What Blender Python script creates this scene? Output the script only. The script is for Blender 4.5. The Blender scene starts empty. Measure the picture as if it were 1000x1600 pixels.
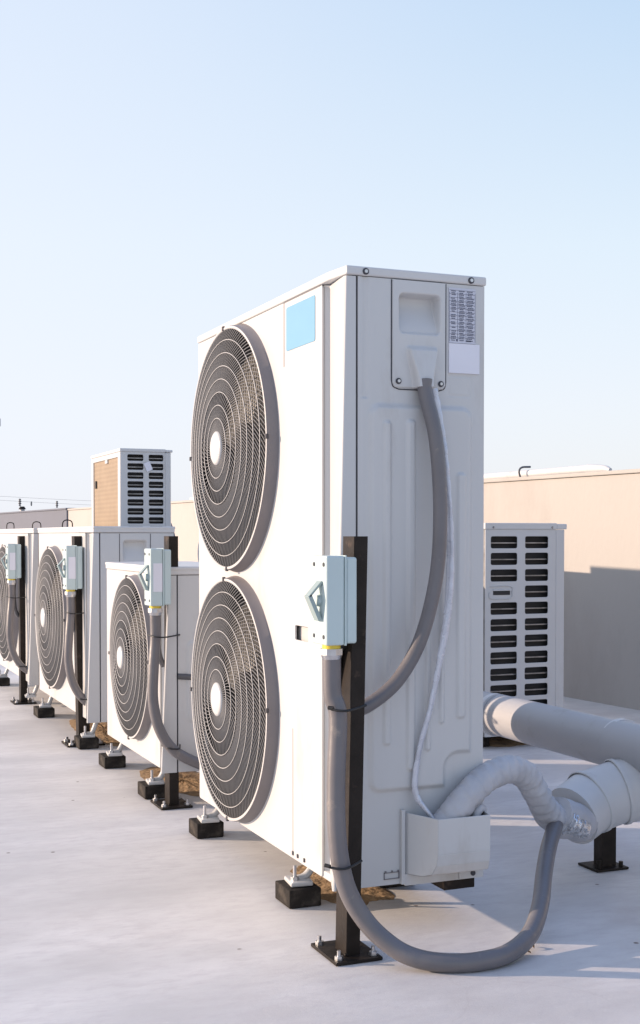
import bpy, bmesh, math, random
from mathutils import Vector, Matrix, noise
random.seed(7)
PI = math.pi
C = bpy.context.scene.collection
sc = bpy.context.scene

# ------------------------------------------------------------------ camera
F_PX, YAW, PIT = 1977.68, 0.3912, 0.0263
CAM = Vector((-1.1057, -2.548, 0.8871)); SY = -0.0451
cd = bpy.data.cameras.new('camera'); cam = bpy.data.objects.new('camera', cd); C.objects.link(cam)
cam.location = CAM
cam.rotation_euler = (PI/2 - PIT, 0, -YAW)
cd.sensor_fit = 'VERTICAL'; cd.sensor_height = 36.0; cd.lens = 36.0*F_PX/1600.0
cd.shift_y = -SY*F_PX/1600.0
cd.clip_start = 0.05; cd.clip_end = 3000
sc.camera = cam
FW = Vector((math.sin(YAW)*math.cos(PIT), math.cos(YAW)*math.cos(PIT), -math.sin(PIT)))
RT = Vector((math.cos(YAW), -math.sin(YAW), 0)); UP = RT.cross(FW)
def at(px, py, Z):
    """world point seen at photo pixel (px,py) at depth Z (used to read real positions off the photograph)"""
    return CAM + Z*(FW + RT*((px-500)/F_PX) - UP*((py-800+SY*F_PX)/F_PX))

# ------------------------------------------------------------------ sky, sun, exposure
SUN_EL = math.radians(13.6); SUN_AZ = -(PI/2 - YAW) + math.radians(5.0)
w = bpy.data.worlds.new('World'); sc.world = w; w.use_nodes = True
nt = w.node_tree; bg = nt.nodes['Background']
sky = nt.nodes.new('ShaderNodeTexSky'); sky.sky_type = 'NISHITA'; sky.sun_disc = False
sky.sun_elevation = SUN_EL; sky.sun_rotation = SUN_AZ % (2*PI)
sky.air_density = 1.0; sky.dust_density = 1.6; sky.ozone_density = 2.5; sky.altitude = 20
def WN_(t_, **k):
    n_ = nt.nodes.new(t_)
    for a_, v_ in k.items(): setattr(n_, a_, v_)
    return n_
# hazy air: the sky whitens towards the horizon (by elevation only) over the Nishita colours
wtc = WN_('ShaderNodeTexCoord'); wsep = WN_('ShaderNodeSeparateXYZ'); nt.links.new(wtc.outputs['Generated'], wsep.inputs[0])
wr_ = WN_('ShaderNodeValToRGB'); el = wr_.color_ramp.elements
HZ = [(0.0, (3.5, 3.5, 3.65)), (0.10, (3.4, 3.5, 3.75)), (0.22, (3.05, 3.42, 3.75)), (0.38, (2.2, 2.85, 3.6)), (0.62, (1.1, 1.75, 3.4)), (1.0, (0.8, 1.35, 2.9))]
while len(el) < len(HZ): el.new(0.5)
for e_, (p_, c_) in zip(el, HZ): e_.position = p_; e_.color = (*[x_/4 for x_ in c_], 1)
nt.links.new(wsep.outputs[2], wr_.inputs[0])
wmul = WN_('ShaderNodeVectorMath', operation='SCALE'); wmul.inputs[3].default_value = 4.0; nt.links.new(wr_.outputs[0], wmul.inputs[0])
wmix = WN_('ShaderNodeMixRGB'); wmix.inputs[0].default_value = 0.84
nt.links.new(sky.outputs[0], wmix.inputs[1]); nt.links.new(wmul.outputs[0], wmix.inputs[2])
# the haze glows on the side of the low sun
wdot = WN_('ShaderNodeVectorMath', operation='DOT_PRODUCT'); nt.links.new(wtc.outputs['Generated'], wdot.inputs[0])
wdot.inputs[1].default_value = (math.sin(SUN_AZ)*math.cos(SUN_EL), math.cos(SUN_AZ)*math.cos(SUN_EL), math.sin(SUN_EL))
wmr = WN_('ShaderNodeMapRange', interpolation_type='SMOOTHSTEP'); wmr.inputs[1].default_value = -0.22; wmr.inputs[2].default_value = 0.5; wmr.inputs[3].default_value = 0.0; wmr.inputs[4].default_value = 0.6
nt.links.new(wdot.outputs['Value'], wmr.inputs[0])
wgl = WN_('ShaderNodeMixRGB'); wgl.inputs[2].default_value = (3.25, 3.4, 3.8, 1); nt.links.new(wmr.outputs[0], wgl.inputs[0]); nt.links.new(wmix.outputs[0], wgl.inputs[1])
nt.links.new(wgl.outputs[0], bg.inputs[0]); bg.inputs[1].default_value = 0.13
ld = bpy.data.lights.new('sun', 'SUN'); ld.energy = 3.0; ld.angle = math.radians(0.5); ld.color = (1.0, 0.77, 0.585)
lo = bpy.data.objects.new('sun', ld); C.objects.link(lo)
sv = Vector((math.sin(SUN_AZ)*math.cos(SUN_EL), math.cos(SUN_AZ)*math.cos(SUN_EL), math.sin(SUN_EL)))
lo.rotation_euler = (-sv).to_track_quat('-Z', 'Y').to_euler(); lo.location = (-5, 2, 6)
sc.view_settings.view_transform = 'Standard'; sc.view_settings.look = 'None'
sc.view_settings.gamma = 1; sc.view_settings.exposure = 1.06
sc.render.engine = 'CYCLES'

# ------------------------------------------------------------------ materials
def mat(name, col, rough=0.5, metal=0.0, var=0.06, scale=6.0, bump=0.0, bscale=40.0, stretch=(1,1,1), dirt=None, dscale=3.0, dlo=0.55, dhi=0.75, spec=0.5):
    m = bpy.data.materials.new(name); m.use_nodes = True
    t = m.node_tree; b = t.nodes['Principled BSDF']
    b.inputs['Roughness'].default_value = rough; b.inputs['Metallic'].default_value = metal
    b.inputs['Specular IOR Level'].default_value = spec
    tc = t.nodes.new('ShaderNodeTexCoord'); mp = t.nodes.new('ShaderNodeMapping')
    mp.inputs['Scale'].default_value = stretch
    t.links.new(tc.outputs['Object'], mp.inputs[0])
    n = t.nodes.new('ShaderNodeTexNoise'); n.inputs['Scale'].default_value = scale; n.inputs['Detail'].default_value = 6
    t.links.new(mp.outputs[0], n.inputs['Vector'])
    r = t.nodes.new('ShaderNodeValToRGB')
    r.color_ramp.elements[0].position = 0.3; r.color_ramp.elements[1].position = 0.7
    r.color_ramp.elements[0].color = (*[c*(1-var) for c in col], 1); r.color_ramp.elements[1].color = (*[min(1, c*(1+var)) for c in col], 1)
    t.links.new(n.outputs['Fac'], r.inputs[0]); out = r.outputs[0]
    if dirt:
        n2 = t.nodes.new('ShaderNodeTexNoise'); n2.inputs['Scale'].default_value = dscale; n2.inputs['Detail'].default_value = 9; n2.inputs['Roughness'].default_value = 0.65
        t.links.new(mp.outputs[0], n2.inputs['Vector'])
        r2 = t.nodes.new('ShaderNodeValToRGB'); r2.color_ramp.elements[0].position = dlo; r2.color_ramp.elements[1].position = dhi
        t.links.new(n2.outputs['Fac'], r2.inputs[0])
        mx = t.nodes.new('ShaderNodeMixRGB'); mx.inputs[2].default_value = (*dirt, 1)
        t.links.new(r2.outputs[0], mx.inputs[0]); t.links.new(out, mx.inputs[1]); out = mx.outputs[0]
    t.links.new(out, b.inputs['Base Color'])
    rr = t.nodes.new('ShaderNodeMapRange'); rr.inputs[3].default_value = max(0, rough-0.08); rr.inputs[4].default_value = min(1, rough+0.08)
    t.links.new(n.outputs['Fac'], rr.inputs[0]); t.links.new(rr.outputs[0], b.inputs['Roughness'])
    if bump:
        n3 = t.nodes.new('ShaderNodeTexNoise'); n3.inputs['Scale'].default_value = bscale; n3.inputs['Detail'].default_value = 5
        t.links.new(mp.outputs[0], n3.inputs['Vector'])
        bp = t.nodes.new('ShaderNodeBump'); bp.inputs['Strength'].default_value = bump; bp.inputs['Distance'].default_value = 0.01
        t.links.new(n3.outputs['Fac'], bp.inputs['Height']); t.links.new(bp.outputs[0], b.inputs['Normal'])
    return m

M = {}
M['white'] = mat('enamel_white', (0.565, 0.565, 0.56), 0.32, var=0.03, scale=4, bump=0.05, bscale=7, dirt=(0.42, 0.39, 0.35), dscale=6, dlo=0.58, dhi=0.86, stretch=(1, 1, 0.35))
M['white_rib'] = mat('enamel_lid', (0.60, 0.595, 0.585), 0.4, var=0.03, scale=8, dirt=(0.45, 0.42, 0.38), dscale=9, dlo=0.62, dhi=0.8)
M['grille'] = mat('grille_plastic', (0.52, 0.51, 0.50), 0.45, var=0.05, scale=15)
M['wires'] = mat('grille_wire_plastic', (0.16, 0.16, 0.165), 0.5, var=0.05, scale=15)
M['rim'] = mat('grille_rim_plastic', (0.19, 0.175, 0.18), 0.45, var=0.05, scale=12)
M['inner'] = mat('inner_shroud', (0.016, 0.016, 0.017), 0.7, var=0.2)
M['blade'] = mat('fan_blade', (0.035, 0.035, 0.037), 0.5, var=0.1)
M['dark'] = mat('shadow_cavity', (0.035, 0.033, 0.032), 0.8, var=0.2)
M['slat'] = mat('coil_slats', (0.30, 0.29, 0.28), 0.4, metal=0.5, var=0.3, scale=30)
M['black'] = mat('black_painted_steel', (0.024, 0.019, 0.016), 0.5, spec=0.15, var=0.3, scale=20, dirt=(0.11, 0.075, 0.055), dscale=18, dlo=0.60, dhi=0.78, bump=0.15, bscale=60)
M['rubber'] = mat('black_rubber', (0.024, 0.021, 0.019), 0.75, spec=0.15, var=0.3, scale=30, dirt=(0.10, 0.085, 0.07), dscale=25, dlo=0.5, dhi=0.8, bump=0.3, bscale=90)
M['conduit'] = mat('grey_conduit', (0.155, 0.145, 0.15), 0.36, var=0.08, scale=12, dirt=(0.30, 0.26, 0.22), dscale=22, dlo=0.62, dhi=0.8, bump=0.08, bscale=50)
M['cable'] = mat('dark_cable', (0.10, 0.10, 0.11), 0.45, var=0.1, scale=12)
M['tie'] = mat('cable_tie_black', (0.012, 0.012, 0.012), 0.4, var=0.1)
M['steel'] = mat('zinc_steel', (0.55, 0.55, 0.56), 0.32, metal=0.9, var=0.15, scale=40)
M['brass'] = mat('yellow_thread_ring', (0.72, 0.55, 0.06), 0.4, var=0.1)
M['switch'] = mat('switch_box_plastic', (0.50, 0.60, 0.60), 0.42, var=0.03, scale=10, dirt=(0.40, 0.44, 0.40), dscale=20, dlo=0.62, dhi=0.8)
M['knob'] = mat('switch_knob', (0.30, 0.38, 0.38), 0.4, var=0.05)
M['label'] = mat('paper_label', (0.74, 0.74, 0.80), 0.5, var=0.03)
M['plate'] = mat('rating_plate_film', (0.56, 0.57, 0.64), 0.4, var=0.05)
M['ink'] = mat('label_ink', (0.09, 0.10, 0.15), 0.6, var=0.1)
M['blue'] = mat('blue_sticker', (0.16, 0.35, 0.50), 0.4, var=0.02)
M['pipe'] = mat('pipe_jacket', (0.40, 0.40, 0.41), 0.42, metal=0.0, var=0.05, scale=5, dirt=(0.30, 0.28, 0.26), dscale=8, dlo=0.58, dhi=0.8, bump=0.06, bscale=14)
M['pipe_white'] = mat('pipe_jacket_white', (0.60, 0.60, 0.60), 0.42, var=0.05, scale=5, dirt=(0.36, 0.34, 0.31), dscale=7, dlo=0.6, dhi=0.82, bump=0.05, bscale=14)
M['wrap'] = mat('insulation_tape', (0.48, 0.48, 0.50), 0.5, var=0.08, scale=14, dirt=(0.32, 0.30, 0.29), dscale=14, dlo=0.6, dhi=0.8, bump=0.5, bscale=26)
M['foil'] = mat('aluminium_foil', (0.75, 0.76, 0.78), 0.25, metal=0.9, var=0.15, scale=30, bump=1.0, bscale=60)
M['plasticwrap'] = mat('tape_wrapped_lead', (0.58, 0.60, 0.66), 0.28, metal=0.2, var=0.12, scale=25, bump=0.45, bscale=30)
M['hair'] = mat('panel_gap', (0.06, 0.06, 0.07), 0.8, var=0.1)
M['shadewall'] = mat('shade_grey_wall', (0.145, 0.155, 0.19), 0.8, var=0.06, scale=1.2, bump=0.1, bscale=20)  # shade on the far parapet, put into a dark grey base colour
M['leaf'] = mat('dry_leaf', (0.20, 0.11, 0.05), 0.7, var=0.4, scale=60)
M['wood'] = mat('weathered_lug', (0.5, 0.45, 0.4), 0.6, var=0.1)

def wall_mat():
    m = mat('beige_plaster', (0.45, 0.425, 0.395), 0.85, var=0.05, scale=0.9, bump=0.15, bscale=35, dirt=(0.36, 0.32, 0.29), dscale=1.1, dlo=0.5, dhi=0.8, stretch=(1, 1, 0.5))
    return m
M['wall'] = wall_mat()

def coil_mat():
    m = bpy.data.materials.new('bronze_coil_fins'); m.use_nodes = True; t = m.node_tree; b = t.nodes['Principled BSDF']
    tc = t.nodes.new('ShaderNodeTexCoord')
    wv = t.nodes.new('ShaderNodeTexWave'); wv.bands_direction = 'Z'; wv.inputs['Scale'].default_value = 14; wv.inputs['Distortion'].default_value = 0.4
    n = t.nodes.new('ShaderNodeTexNoise'); n.inputs['Scale'].default_value = 9; n.inputs['Detail'].default_value = 5
    t.links.new(tc.outputs['Object'], wv.inputs['Vector']); t.links.new(tc.outputs['Object'], n.inputs['Vector'])
    r = t.nodes.new('ShaderNodeValToRGB'); r.color_ramp.elements[0].color = (0.21, 0.15, 0.095, 1); r.color_ramp.elements[1].color = (0.31, 0.23, 0.15, 1)
    mx = t.nodes.new('ShaderNodeMath'); mx.operation = 'MULTIPLY_ADD'; mx.inputs[1].default_value = 0.35
    t.links.new(wv.outputs['Fac'], mx.inputs[0]); t.links.new(n.outputs['Fac'], mx.inputs[2])
    t.links.new(mx.outputs[0], r.inputs[0]); t.links.new(r.outputs[0], b.inputs['Base Color'])
    b.inputs['Roughness'].default_value = 0.6
    return m
M['coil'] = coil_mat()

def ground_mat():
    m = bpy.data.materials.new('coated_concrete_roof'); m.use_nodes = True; t = m.node_tree; b = t.nodes['Principled BSDF']
    N = t.nodes.new; L = t.links.new
    tc = N('ShaderNodeTexCoord')
    mp = N('ShaderNodeMapping'); mp.inputs['Rotation'].default_value = (0, 0, YAW); mp.inputs['Scale'].default_value = (1, 2.6, 1)
    L(tc.outputs['Object'], mp.inputs[0])
    def noise_(sc_, det, vec, ro=0.5):
        n = N('ShaderNodeTexNoise'); n.inputs['Scale'].default_value = sc_; n.inputs['Detail'].default_value = det; n.inputs['Roughness'].default_value = ro
        L(vec, n.inputs['Vector']); return n.outputs['Fac']
    def ramp(f, p0, c0, p1, c1):
        r = N('ShaderNodeValToRGB'); r.color_ramp.elements[0].position = p0; r.color_ramp.elements[1].position = p1
        r.color_ramp.elements[0].color = (*c0, 1); r.color_ramp.elements[1].color = (*c1, 1); L(f, r.inputs[0]); return r.outputs[0]
    def mix(f, a, bcol, mode='MIX'):
        x = N('ShaderNodeMixRGB'); x.blend_type = mode
        if hasattr(f, 'links'): L(f, x.inputs[0])
        else: x.inputs[0].default_value = f
        L(a, x.inputs[1])
        if hasattr(bcol, 'links'): L(bcol, x.inputs[2])
        else: x.inputs[2].default_value = (*bcol, 1)
        return x.outputs[0]
    a = ramp(noise_(1.3, 7, mp.outputs[0], 0.6), 0.36, (0.58, 0.57, 0.56), 0.66, (0.75, 0.735, 0.72))
    s = ramp(noise_(14, 8, mp.outputs[0], 0.7), 0.46, (0, 0, 0), 0.78, (1, 1, 1))
    a = mix(s, a, (0.56, 0.535, 0.535))
    st = ramp(noise_(2.1, 6, tc.outputs['Object'], 0.65), 0.60, (0, 0, 0), 0.78, (0.55, 0.55, 0.55))
    a = mix(st, a, (0.47, 0.41, 0.39))
    # pale scuffs, damp blotches and hairline crazing of the coating
    bl = ramp(noise_(0.55, 5, tc.outputs['Object'], 0.7), 0.48, (0, 0, 0), 0.66, (0.6, 0.6, 0.6)); a = mix(bl, a, (0.50, 0.475, 0.46))
    sc1 = ramp(noise_(26, 6, mp.outputs[0], 0.8), 0.60, (0, 0, 0), 0.72, (0.5, 0.5, 0.5)); a = mix(sc1, a, (0.78, 0.76, 0.75))
    vc_ = N('ShaderNodeTexVoronoi'); vc_.feature = 'DISTANCE_TO_EDGE'; vc_.inputs['Scale'].default_value = 0.9
    wp = N('ShaderNodeMixRGB'); wp.blend_type = 'ADD'; wp.inputs[0].default_value = 0.35; L(tc.outputs['Object'], wp.inputs[1])
    nn = N('ShaderNodeTexNoise'); nn.inputs['Scale'].default_value = 3.5; nn.inputs['Detail'].default_value = 6; L(tc.outputs['Object'], nn.inputs['Vector']); L(nn.outputs['Color'], wp.inputs[2]); L(wp.outputs[0], vc_.inputs['Vector'])
    cr = ramp(vc_.outputs['Distance'], 0.001, (0.12, 0.12, 0.12), 0.003, (0, 0, 0)); cg = ramp(noise_(1.1, 3, tc.outputs['Object']), 0.50, (0, 0, 0), 0.60, (1, 1, 1))
    a = mix(mix(1.0, cr, cg, 'MULTIPLY'), a, (0.36, 0.33, 0.31))
    v = N('ShaderNodeTexVoronoi'); v.inputs['Scale'].default_value = 7.5; L(tc.outputs['Object'], v.inputs['Vector'])
    sp = ramp(v.outputs['Distance'], 0.03, (1, 1, 1), 0.055, (0, 0, 0))
    gate = ramp(noise_(3.7, 2, tc.outputs['Object']), 0.46, (0, 0, 0), 0.50, (1, 1, 1))
    sp2 = mix(1.0, sp, gate, 'MULTIPLY')
    a = mix(sp2, a, (0.16, 0.12, 0.10))
    L(a, b.inputs['Base Color']); b.inputs['Roughness'].default_value = 0.55
    bp = N('ShaderNodeBump'); bp.inputs['Strength'].default_value = 0.35; bp.inputs['Distance'].default_value = 0.006
    L(noise_(6, 10, mp.outputs[0], 0.72), bp.inputs['Height']); L(bp.outputs[0], b.inputs['Normal'])
    return m
M['ground'] = ground_mat()
M['sand'] = mat('sandy_dirt', (0.34, 0.23, 0.13), 0.95, var=0.35, scale=18, bump=0.8, bscale=60, dirt=(0.17, 0.11, 0.07), dscale=14, dlo=0.5, dhi=0.7)

# ------------------------------------------------------------------ mesh helpers
class MB:
    def __init__(s): s.v = []; s.f = []; s.sm = []
    def add(s, vs, fs, smooth=False):
        o = len(s.v); s.v += [tuple(v) for v in vs]; s.f += [tuple(i+o for i in f) for f in fs]; s.sm += [smooth]*len(fs); return s
    def box(s, a, b):
        x0, y0, z0 = a; x1, y1, z1 = b
        vs = [(x0,y0,z0),(x1,y0,z0),(x1,y1,z0),(x0,y1,z0),(x0,y0,z1),(x1,y0,z1),(x1,y1,z1),(x0,y1,z1)]
        return s.add(vs, [(0,3,2,1),(4,5,6,7),(0,1,5,4),(1,2,6,5),(2,3,7,6),(3,0,4,7)])
    def prism(s, poly, z0, z1):
        n = len(poly); z0f = z0 if callable(z0) else (lambda p: z0); z1f = z1 if callable(z1) else (lambda p: z1)
        vs = [(p[0], p[1], z0f(p)) for p in poly] + [(p[0], p[1], z1f(p)) for p in poly]
        fs = [tuple(range(n-1, -1, -1)), tuple(range(n, 2*n))] + [(i, (i+1) % n, n+(i+1) % n, n+i) for i in range(n)]
        return s.add(vs, fs)
    def loft(s, rings, closed=True, caps=True, smooth=True):
        n = len(rings[0]); vs = [p for r in rings for p in r]; fs = []
        for k in range(len(rings)-1):
            for i in range(n if closed else n-1):
                j = (i+1) % n; fs.append((k*n+i, k*n+j, (k+1)*n+j, (k+1)*n+i))
        s.add(vs, fs, smooth)
        if caps:
            s.add(rings[0], [tuple(range(n-1, -1, -1))]); s.add(rings[-1], [tuple(range(n))])
        return s
    def cyl(s, p0, p1, r0, r1=None, n=24, caps=True, smooth=True):
        r1 = r0 if r1 is None else r1
        p0 = Vector(p0); p1 = Vector(p1); d = (p1-p0).normalized()
        u = d.orthogonal().normalized(); v = d.cross(u)
        R = lambda p, r: [p + (u*math.cos(2*PI*i/n) + v*math.sin(2*PI*i/n))*r for i in range(n)]
        return s.loft([R(p0, r0), R(p1, r1)], True, caps, smooth)
    def tube(s, pts, r, n=12, sub=8, caps=True, rf=None, smooth=True, dense=False):
        P = [Vector(p) for p in pts]
        if not dense and len(P) > 2: P = catmull(P, sub)
        T = [(P[min(i+1, len(P)-1)] - P[max(i-1, 0)]).normalized() for i in range(len(P))]
        u = T[0].orthogonal().normalized(); rings = []; L = 0
        for i, p in enumerate(P):
            if i: L += (p-P[i-1]).length
            u = (u - T[i]*u.dot(T[i])).normalized(); v = T[i].cross(u)
            ring = []
            for k in range(n):
                a = 2*PI*k/n; rr = rf(i/(len(P)-1), L, a) if rf else (r[0]+(r[1]-r[0])*i/(len(P)-1) if isinstance(r, tuple) else r)
                ring.append(p + (u*math.cos(a)+v*math.sin(a))*rr)
            rings.append(ring)
        return s.loft(rings, True, caps, smooth)
    def build(s, name, m, parent=None, bevel=0.0, segs=2, loc=None):
        me = bpy.data.meshes.new(name); me.from_pydata(s.v, [], s.f); me.polygons.foreach_set('use_smooth', s.sm); me.update()
        return link(name, me, m, parent, bevel, segs, loc)
def link(name, me, m, parent=None, bevel=0.0, segs=2, loc=None):
    bm = bmesh.new(); bm.from_mesh(me); bmesh.ops.recalc_face_normals(bm, faces=bm.faces); bm.to_mesh(me); bm.free()
    o = bpy.data.objects.new(name, me); C.objects.link(o)
    me.materials.append(m if not isinstance(m, str) else M[m])
    if parent: o.parent = parent
    if loc: o.location = loc
    if bevel:
        b = o.modifiers.new('bevel', 'BEVEL'); b.width = bevel; b.segments = segs; b.limit_method = 'ANGLE'; b.angle_limit = math.radians(40)
    return o
def catmull(P, sub):
    out = []; Q = [P[0]*2-P[1]] + P + [P[-1]*2-P[-2]]
    for i in range(1, len(Q)-2):
        a, b, c, d = Q[i-1:i+3]
        for k in range(sub):
            t = k/sub
            out.append(0.5*((2*b) + (c-a)*t + (2*a-5*b+4*c-d)*t*t + (-a+3*b-3*c+d)*t**3))
    out.append(P[-1]); return out
def tag(o, label=None, cat=None, group=None, kind=None):
    for k, v in (('label', label), ('category', cat), ('group', group), ('kind', kind)):
        if v: o[k] = v
    return o
def thing(name, loc, label, cat, group=None, rz=0):
    o = bpy.data.objects.new(name, None); o.empty_display_size = 0.1; C.objects.link(o); o.location = loc; o.rotation_euler = (0, 0, rz)
    return tag(o, label, cat, group)
def copy_tree(o, parent=None):
    c = o.copy(); C.objects.link(c)
    if parent: c.parent = parent
    for ch in [x for x in bpy.data.objects if x.parent == o]: copy_tree(ch, c)
    return c
def rrect(x0, x1, y0, y1, r, n=5):
    pts = []
    for cx, cy, a0 in ((x1-r, y1-r, 0), (x0+r, y1-r, PI/2), (x0+r, y0+r, PI), (x1-r, y0+r, 1.5*PI)):
        for k in range(n+1):
            a = a0 + PI/2*k/n; pts.append((cx+r*math.cos(a), cy+r*math.sin(a)))
    return pts
def circ(cx, cy, r, n=72, ry=None):
    ry = ry or r
    return [(cx+r*math.cos(2*PI*k/n), cy+ry*math.sin(2*PI*k/n)) for k in range(n)]
def plate(name, loops, thick, m, parent, mapf, bev=0.0006):
    """flat plate with holes: loops in 2-D (outer first), mapf(u,v,w)->world, w along thickness"""
    cu = bpy.data.curves.new(name, 'CURVE'); cu.dimensions = '2D'; cu.fill_mode = 'BOTH'; cu.extrude = thick/2 - bev; cu.bevel_depth = bev; cu.bevel_resolution = 1
    for lp in loops:
        sp = cu.splines.new('POLY'); sp.points.add(len(lp)-1)
        for i, p in enumerate(lp): sp.points[i].co = (p[0], p[1], 0, 1)
        sp.use_cyclic_u = True
    t = bpy.data.objects.new('tmp', cu); C.objects.link(t); bpy.context.view_layer.update()
    me = bpy.data.meshes.new_from_object(t.evaluated_get(bpy.context.evaluated_depsgraph_get()))
    bpy.data.objects.remove(t); bpy.data.curves.remove(cu)
    for v in me.vertices: v.co = mapf(*v.co)
    me.materials.clear(); me.update(); me.name = name
    return link(name, me, m, parent)
def sstep(a, b, x):
    t = max(0, min(1, (x-a)/(b-a))); return t*t*(3-2*t)
def sd_rr(x, z, x0, x1, z0, z1, r):
    qx = abs(x-(x0+x1)/2) - ((x1-x0)/2 - r); qz = abs(z-(z0+z1)/2) - ((z1-z0)/2 - r)
    return math.hypot(max(qx, 0), max(qz, 0)) + min(max(qx, qz), 0) - r
def hfield(name, x0, x1, z0, z1, step, fn, m, parent, edge=0.012):
    """pressed sheet facing -Y, its height towards the viewer given by fn(x,z); the rim folds back"""
    nx = max(2, round((x1-x0)/step)); nz = max(2, round((z1-z0)/step)); vs = []; fs = []
    for j in range(nz+1):
        for i in range(nx+1):
            x = x0+(x1-x0)*i/nx; z = z0+(z1-z0)*j/nz; vs.append((x, -fn(x, z), z))
    W_ = nx+1
    for j in range(nz):
        for i in range(nx): fs.append((j*W_+i, j*W_+i+1, (j+1)*W_+i+1, (j+1)*W_+i))
    mb = MB().add(vs, fs, True)
    rim = [(i, 0) for i in range(nx+1)] + [(nx, j) for j in range(1, nz+1)] + [(i, nz) for i in range(nx-1, -1, -1)] + [(0, j) for j in range(nz-1, 0, -1)]
    a = [vs[j*W_+i] for i, j in rim]; b = [(p[0], p[1]+edge, p[2]) for p in a]; n = len(a)
    mb.add(a+b, [(i, (i+1) % n, n+(i+1) % n, n+i) for i in range(n)])
    return mb.build(name, m, parent)

# ------------------------------------------------------------------ the setting
g = MB(); S_ = 400
g.add([(-S_,-S_,0),(S_,-S_,0),(S_,S_,0),(-S_,S_,0)], [(0,1,2,3)])
tag(g.build('ground', 'ground'), kind='structure')

# parapet wall running behind the rows: near end right, far end left
WB = Vector((2.841, 2.757, 0)); WD = Vector((math.sin(math.radians(-4.4)), math.cos(math.radians(-4.4)), 0)); WN = Vector((WD.y, -WD.x, 0))
def cp(px):   # distance along the wall seen in photo column px
    d = (FW + RT*((px-500)/F_PX)); return ((WB-CAM).cross(d).z)/(d.cross(WD).z)
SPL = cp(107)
def wallseg(name, s0, s1, h, m, label, th=0.2, cap=True, off=0.0):
    root = thing(name, WB+WD*s0, label, 'wall')
    L_ = s1-s0
    def P(s, n, z): return WD*s + WN*(n+off) + Vector((0, 0, z))
    def bx(mb, a, b):
        (s_0, n0, z0), (s_1, n1, z1) = a, b
        vs = [P(s_0,n0,z0),P(s_1,n0,z0),P(s_1,n1,z0),P(s_0,n1,z0),P(s_0,n0,z1),P(s_1,n0,z1),P(s_1,n1,z1),P(s_0,n1,z1)]
        mb.add(vs, [(0,3,2,1),(4,5,6,7),(0,1,5,4),(1,2,6,5),(2,3,7,6),(3,0,4,7)])
    b = MB(); bx(b, (0, 0, -0.2), (L_, th, h)); b.build('wall_body', m, root, 0.006)
    if cap:
        c = MB(); bx(c, (0, -0.012, h+0.001), (L_, th+0.012, h+0.022)); c.build('coping', m, root, 0.004)
    return root
wallseg('parapet_wall', -8, SPL, 1.205, M['wall'], 'long beige plastered parapet wall in the sun behind the right hand units')
wallseg('parapet_wall', SPL+0.005, 26, 1.215, M['shadewall'], 'shaded stretch of parapet wall at the far left end of the roof, shade in its grey colour', off=-0.02)  # own segment so the painted shade stops at its edge

# sandy dirt left on the roof under the units
def dirt(x0, x1, y0, y1, label, n=64, h=0.010):
    mb = MB(); vs = [((x0+x1)/2, (y0+y1)/2, h)]; fs = []
    rings = 5; rnd = random.Random(int(y0*100)); ph = [0.85+0.22*noise.noise((math.cos(2*PI*i/n)*1.6, math.sin(2*PI*i/n)*1.6, y0*3))+0.06*rnd.random() for i in range(n)]
    for k in range(1, rings+1):
        for i in range(n):
            a = 2*PI*i/n; q = k/rings*ph[i]
            vs.append(((x0+x1)/2+math.cos(a)*(x1-x0)/2*q, (y0+y1)/2+math.sin(a)*(y1-y0)/2*q, h*(1-(k/rings)**2)*(0.6+0.6*rnd.random())+(0.0005 if k == rings else 0.002)))
    for i in range(n): fs.append((0, 1+i, 1+(i+1) % n))
    for k in range(rings-1):
        for i in range(n): fs.append((1+k*n+i, 1+(k+1)*n+i, 1+(k+1)*n+(i+1) % n, 1+k*n+(i+1) % n))
    mb.add(vs, fs, True); tag(mb.build('sandy_dirt', 'sand'), label, 'dirt', kind='stuff')
dirt(0.05, 0.30, 0.17, 0.62, 'sandy orange dirt on the roof under the tallest unit')
dirt(0.02, 0.32, 1.50, 2.20, 'sandy dirt under the short single fan unit')
dirt(0.02, 0.32, 2.65, 3.60, 'sandy dirt under the third unit of the row')
dirt(1.45, 1.95, 2.05, 2.60, 'sandy dirt under the louvred unit by the wall')

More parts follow.
